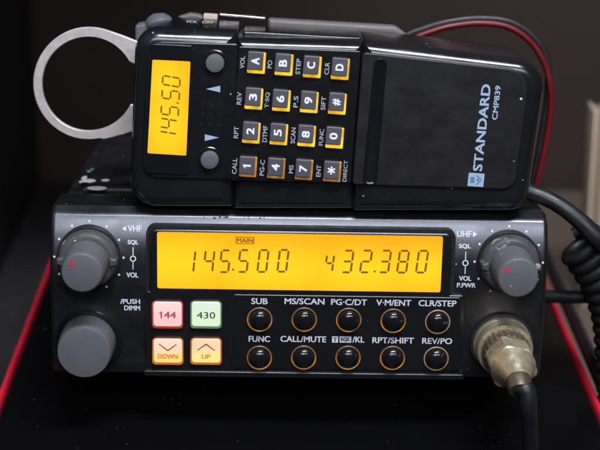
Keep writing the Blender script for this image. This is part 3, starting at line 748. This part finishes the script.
# lettering and emblem on the cover
bm = B(); letters(bm, 'STANDARD', P(481.8, 128, YC), 85 * U, 8.6 * U, (YC - .15) * U, R(90) + R(-2.8), .0, fat=.4); obj('maker_name', bm, M['blueprint'], mic)
bm = B(); letters(bm, 'CMP839', P(496.3, 102.8, YC), 33 * U, 5.0 * U, (YC - .15) * U, R(90) + R(-2.8), .0); obj('type_number', bm, M['blueprint'], mic)
c = P(476, 179.8, YC)
bm = B(); flat(bm, [(c.x + x * ca_ - z * sa_, c.z + x * sa_ + z * ca_) for x, z in rect(0, 0, 15.6 * U, 13.4 * U)], (YC - .15) * U); em = obj('emblem', bm, M['blueprint'], mic)
bm = B(); ye_ = (YC - .3) * U
def epoly(pts): flat(bm, [(c.x + x * U, c.z + z * U) for x, z in pts], ye_)
epoly([(-5.6, 2.6), (-1.6, 2.6), (-1.6, 1.2), (-5.6, 1.2)]); epoly([(-5.6, .6), (-1.6, .6), (-1.6, -.8), (-5.6, -.8)]); epoly([(-5.6, -1.4), (-1.6, -1.4), (-1.6, -2.8), (-5.6, -2.8)])
epoly([(0, 4.6), (1, 4.6), (5, .8), (5, -.4), (4, .2)]); epoly([(0, -4.8), (1, -4.8), (5, -1.0), (5, -.4), (4, -.4)])
disc(bm, Vector((c.x + 1.6 * U, 0, c.z)), 1.1 * U, ye_)
obj('emblem_mark', bm, M['bluemark'], em)
bm = B(); lathe(bm, P(521, 99, YC), [(1.3 * U, YC * U + .0001), (1.3 * U, (YC - .5) * U), (.8 * U, (YC - .9) * U)], 12); obj('indicator_pip', bm, M['print'], mic)
# things along the upper side: rubber knob, bar, clip, writing
def on_side(px, py, dy): return P(px, py, dy)
bm = B()
kc = [P(160, 34, 84), P(159.5, 25, 84), P(159, 18, 84), P(158.6, 13.5, 84)]
tube(bm, spline(kc, 6), [14 * U, 14.6 * U, 14.2 * U, 11 * U, 6 * U], 32); obj('rubber_plug', bm, M['rubber_grey'], mic, 60)
bm = B(); slab(bm, quad([(136, 24), (147, 22), (147, 60), (136, 60)], 84), 3 * U, 96 * U, 72 * U, 3 * U); obj('rubber_flange', bm, M['rubber_grey'], mic, 60)
bm = B(); slab(bm, quad([(219.5, 13.2), (265.5, 17.2), (265.3, 19.4), (219.3, 15.4)], 106), .8 * U, 122 * U, 104 * U, .6 * U); obj('metal_bar', bm, M['steel'], mic)
bm = B(); slab(bm, quad([(203.5, 14.0), (217.5, 15.0), (217.4, 22), (203.3, 21)], 106), 1.0 * U, 118 * U, 105 * U, .8 * U); obj('switch_stub', bm, M['woodlight'], mic)
bm = B(); slab(bm, quad([(176, 17.5), (190, 13.5), (200, 15.0), (206, 20), (206, 40), (176, 40)], 108), [6 * U, 5 * U, 5 * U, 4 * U, 2 * U, 2 * U], 122 * U, 107 * U, 2 * U); obj('clip_hinge', bm, M['clip'], mic)
bm = B(); slab(bm, quad([(268, 18.5), (396, 26), (414, 40), (412, 70), (268, 62)], 112), [3 * U, 14 * U, 12 * U, 4 * U, 4 * U], 124 * U, 108.4 * U, 4 * U); obj('belt_clip', bm, M['clip'], mic)
bm = B(); slab(bm, quad([(243, 28.5), (360, 35.0), (360, 44), (243, 41)], 60), 2 * U, 96 * U, 40 * U, 2 * U); obj('side_key', bm, M['mic_smooth'], mic)
# small writing on the upper side of the head
ta, tb_ = P(136, 25.5, YM + 15), P(238.3, 30, YM + 15)
bm = B()
for w_s, px in (('VOL', 192), ('OFF', 208)):
    b2 = B(); letters(b2, w_s, Vector((0, 0, 0)), 11.5 * U, 20 * U, 0, 0, .0, fat=.25)
    q = P(px, 20.5, 70); d_ = (tb_ - ta).normalized(); vm = {}
    for v in b2.verts:
        x = q.x + v.co.x; z = ta.z + (x - ta.x) * d_.z / d_.x
        vm[v] = bm.verts.new((x, 66 * U + v.co.z, z + .00012 - v.co.y))
    for f in b2.faces: bm.faces.new([vm[v] for v in f.verts])
    b2.free()
obj('printed_legend', bm, M['printdim'], mic)
# hanging ring at the left end: a stamped steel loop with flared arms
dR = 62; bm = B(); cR = P(88.4, 84.2, dR); sR = SCALE(dR)
def ringpt(px, py): q = P(px, py, dR); return (q.x, q.z)
outer, inner = [], []
n_ = 64
for i in range(n_ + 1):
    a = R(28 + (360 - 54) * i / n_)
    io = ringpt(88.4 + 46.4 * math.cos(a), 84.0 - 47.0 * math.sin(a))
    oo = ringpt(88.4 + 55.4 * math.cos(a), 83.4 - 56.2 * math.sin(a))
    inner.append(io); outer.append(oo)
tx = [(97, 27.8), (104, 29.4), (112, 32.0), (124, 36.2), (136, 41), (150, 46.5)]
bxp = [(150, 125), (136, 130.6), (124, 134.4), (112, 137.6), (103, 139.6)]
up = [ringpt(*p) for p in tx]; dn = [ringpt(*p) for p in bxp]
A_in = [ringpt(150, 88), ]
seq_o = up[::-1]; seq_i = []
i0 = next(i for i in range(len(outer)) if math.degrees(math.atan2(outer[i][1] - cR.z, outer[i][0] - cR.x)) > 86)
i1 = len(outer) - 1 - next(i for i in range(len(outer)) if math.degrees(math.atan2(outer[::-1][i][1] - cR.z, outer[::-1][i][0] - cR.x)) < -79 and math.degrees(math.atan2(outer[::-1][i][1] - cR.z, outer[::-1][i][0] - cR.x)) > -180)
seq_o += outer[i0:i1 + 1] + dn[::-1]
# resample both sides to the same count
def resample(pts, k):
    L_ = [0]
    for a, b_ in zip(pts, pts[1:]): L_.append(L_[-1] + math.dist(a, b_))
    out = []
    for j in range(k):
        t = L_[-1] * j / (k - 1); i = max(q for q in range(len(L_)) if L_[q] <= t + 1e-12); i = min(i, len(pts) - 2)
        f = (t - L_[i]) / max(1e-9, L_[i + 1] - L_[i]); out.append((pts[i][0] + (pts[i + 1][0] - pts[i][0]) * f, pts[i][1] + (pts[i + 1][1] - pts[i][1]) * f))
    return out
ext_u, ext_d = ringpt(152, 72), ringpt(150, 104)
K = 120
so = resample(seq_o, K); si = resample([ext_u] + inner + [ext_d], K)
rings = []
for o_, i_ in zip(so, si):
    O, I = Vector(o_), Vector(i_); d = (I - O).normalized(); e_ = .35 * U * 3; y0, y1 = dR * U, dR * U + .0016
    O2, I2 = O + d * e_, I - d * e_
    rings.append([(O2.x, y0, O2.y), (I2.x, y0, I2.y), (I.x, y0 + e_ * .8, I.y), (I.x, y1, I.y), (O.x, y1, O.y), (O.x, y0 + e_ * .8, O.y)])
loft(bm, rings); obj('hanging_ring', bm, M['ring'], mic, 30)
# cord: strain relief, then the coil
DC = 58
pc = [P(516, 186, 62), P(530, 192, 60), P(545, 197.5, 56), P(562, 207, 50), P(580, 221, 44), P(597, 238, 40), P(612, 252, 42)]
bm = B(); tube(bm, spline(pc, 8), [8.6 * U, 8.8 * U, 8.6 * U, 8.4 * U, 9.0 * U, 10 * U, 8 * U], 24); cord = obj('strain_relief', bm, M['rubber'], mic, 60)
ax = spline([P(578, 240, 70), P(594, 262, 72), P(608, 288, 72), P(617, 320, 72), P(620, 360, 72), P(622, 420, 72), P(624, 520, 72)], 40)
L_ = [0]
for a, b_ in zip(ax, ax[1:]): L_.append(L_[-1] + (b_ - a).length)
path = []; turns = L_[-1] / (14.0 * U); NN = int(turns * 22)
idx = 0
for i in range(NN + 1):
    t = L_[-1] * i / NN
    while idx < len(L_) - 2 and L_[idx + 1] < t: idx += 1
    f = (t - L_[idx]) / (L_[idx + 1] - L_[idx]); p = ax[idx].lerp(ax[idx + 1], f); tg = (ax[idx + 1] - ax[idx]).normalized()
    n = Vector((0, 1, 0)); n = (n - tg * n.dot(tg)).normalized(); b_ = tg.cross(n); a = 2 * math.pi * turns * i / NN
    rr = 20.5 * U
    path.append(p + (n * math.cos(a) + b_ * math.sin(a)) * rr)
bm = B(); tube(bm, path, 6.6 * U, 12); obj('coiled_cord', bm, M['coilrubber'], mic, 60)

# ================================================================== LOOSE LEADS
loop = thing('power_lead', 'twin red and black lead arching up behind the right end of the microphone', 'cable', P(538, 200, 150), NOSE)
lp = [(392, 60), (410, 41), (430, 32), (452, 26), (480, 23.2), (508, 27), (530, 41.5), (545, 65), (551, 95), (548.5, 130), (542, 162), (535, 190), (529, 215), (527, 245)]
bm = B(); tube(bm, spline([P(x, y, 150) for x, y in lp], 8), 3.5 * U, 16); obj('red_wire', bm, M['redwire'], loop, 60)
lp2 = [(384, 62), (403, 38), (426, 28), (450, 21.6), (480, 18.6), (510, 22.2), (533, 37), (547, 60), (548, 95), (543, 130), (537, 162), (530, 190), (524, 215), (522, 245)]
bm = B(); tube(bm, spline([P(x, y, 158) for x, y in lp2], 8), 4.1 * U, 16); obj('black_wire', bm, M['blackwire'], loop, 60)
bl = thing('black_cable', 'short black cable crossing behind the coiled cord at the right of the radio', 'cable', P(570, 297, 110), NOSE)
bm = B(); tube(bm, spline([P(528, 296, 130), P(552, 296.5, 120), P(575, 297, 110), P(600, 296, 104), P(640, 290, 104)], 8), 7.2 * U, 16); obj('cable_run', bm, M['blackwire'], bl, 60)

# ================================================================== WOODEN PANEL AT THE RIGHT
yw = WZ(566, 191, z_table).y * .55
q0 = WY(587.5, 111, yw)
wp = thing('wooden_panel', 'pale wooden framed panel standing upright behind the coiled cord', 'panel', (q0.x, yw + .006, z_table), Matrix())
wp.rotation_euler.y = R(-2.6); wp.location.x += .0068
bm = B(); box(bm, q0.x + .0012, q0.x + .10, yw + .003, yw + .012, z_table + .0003, q0.z - .001, .0006); obj('board', bm, M['wood'], wp)
bm = B(); box(bm, q0.x, q0.x + .0011, yw, yw + .0125, z_table + .0003, q0.z, .0003); obj('edge_strip', bm, M['woodlight'], wp)
bm = B(); box(bm, q0.x + .0050, q0.x + .0066, yw + .0012, yw + .0035, z_table + .0003, q0.z - .002, .0005); obj('moulding', bm, M['woodlight'], wp)
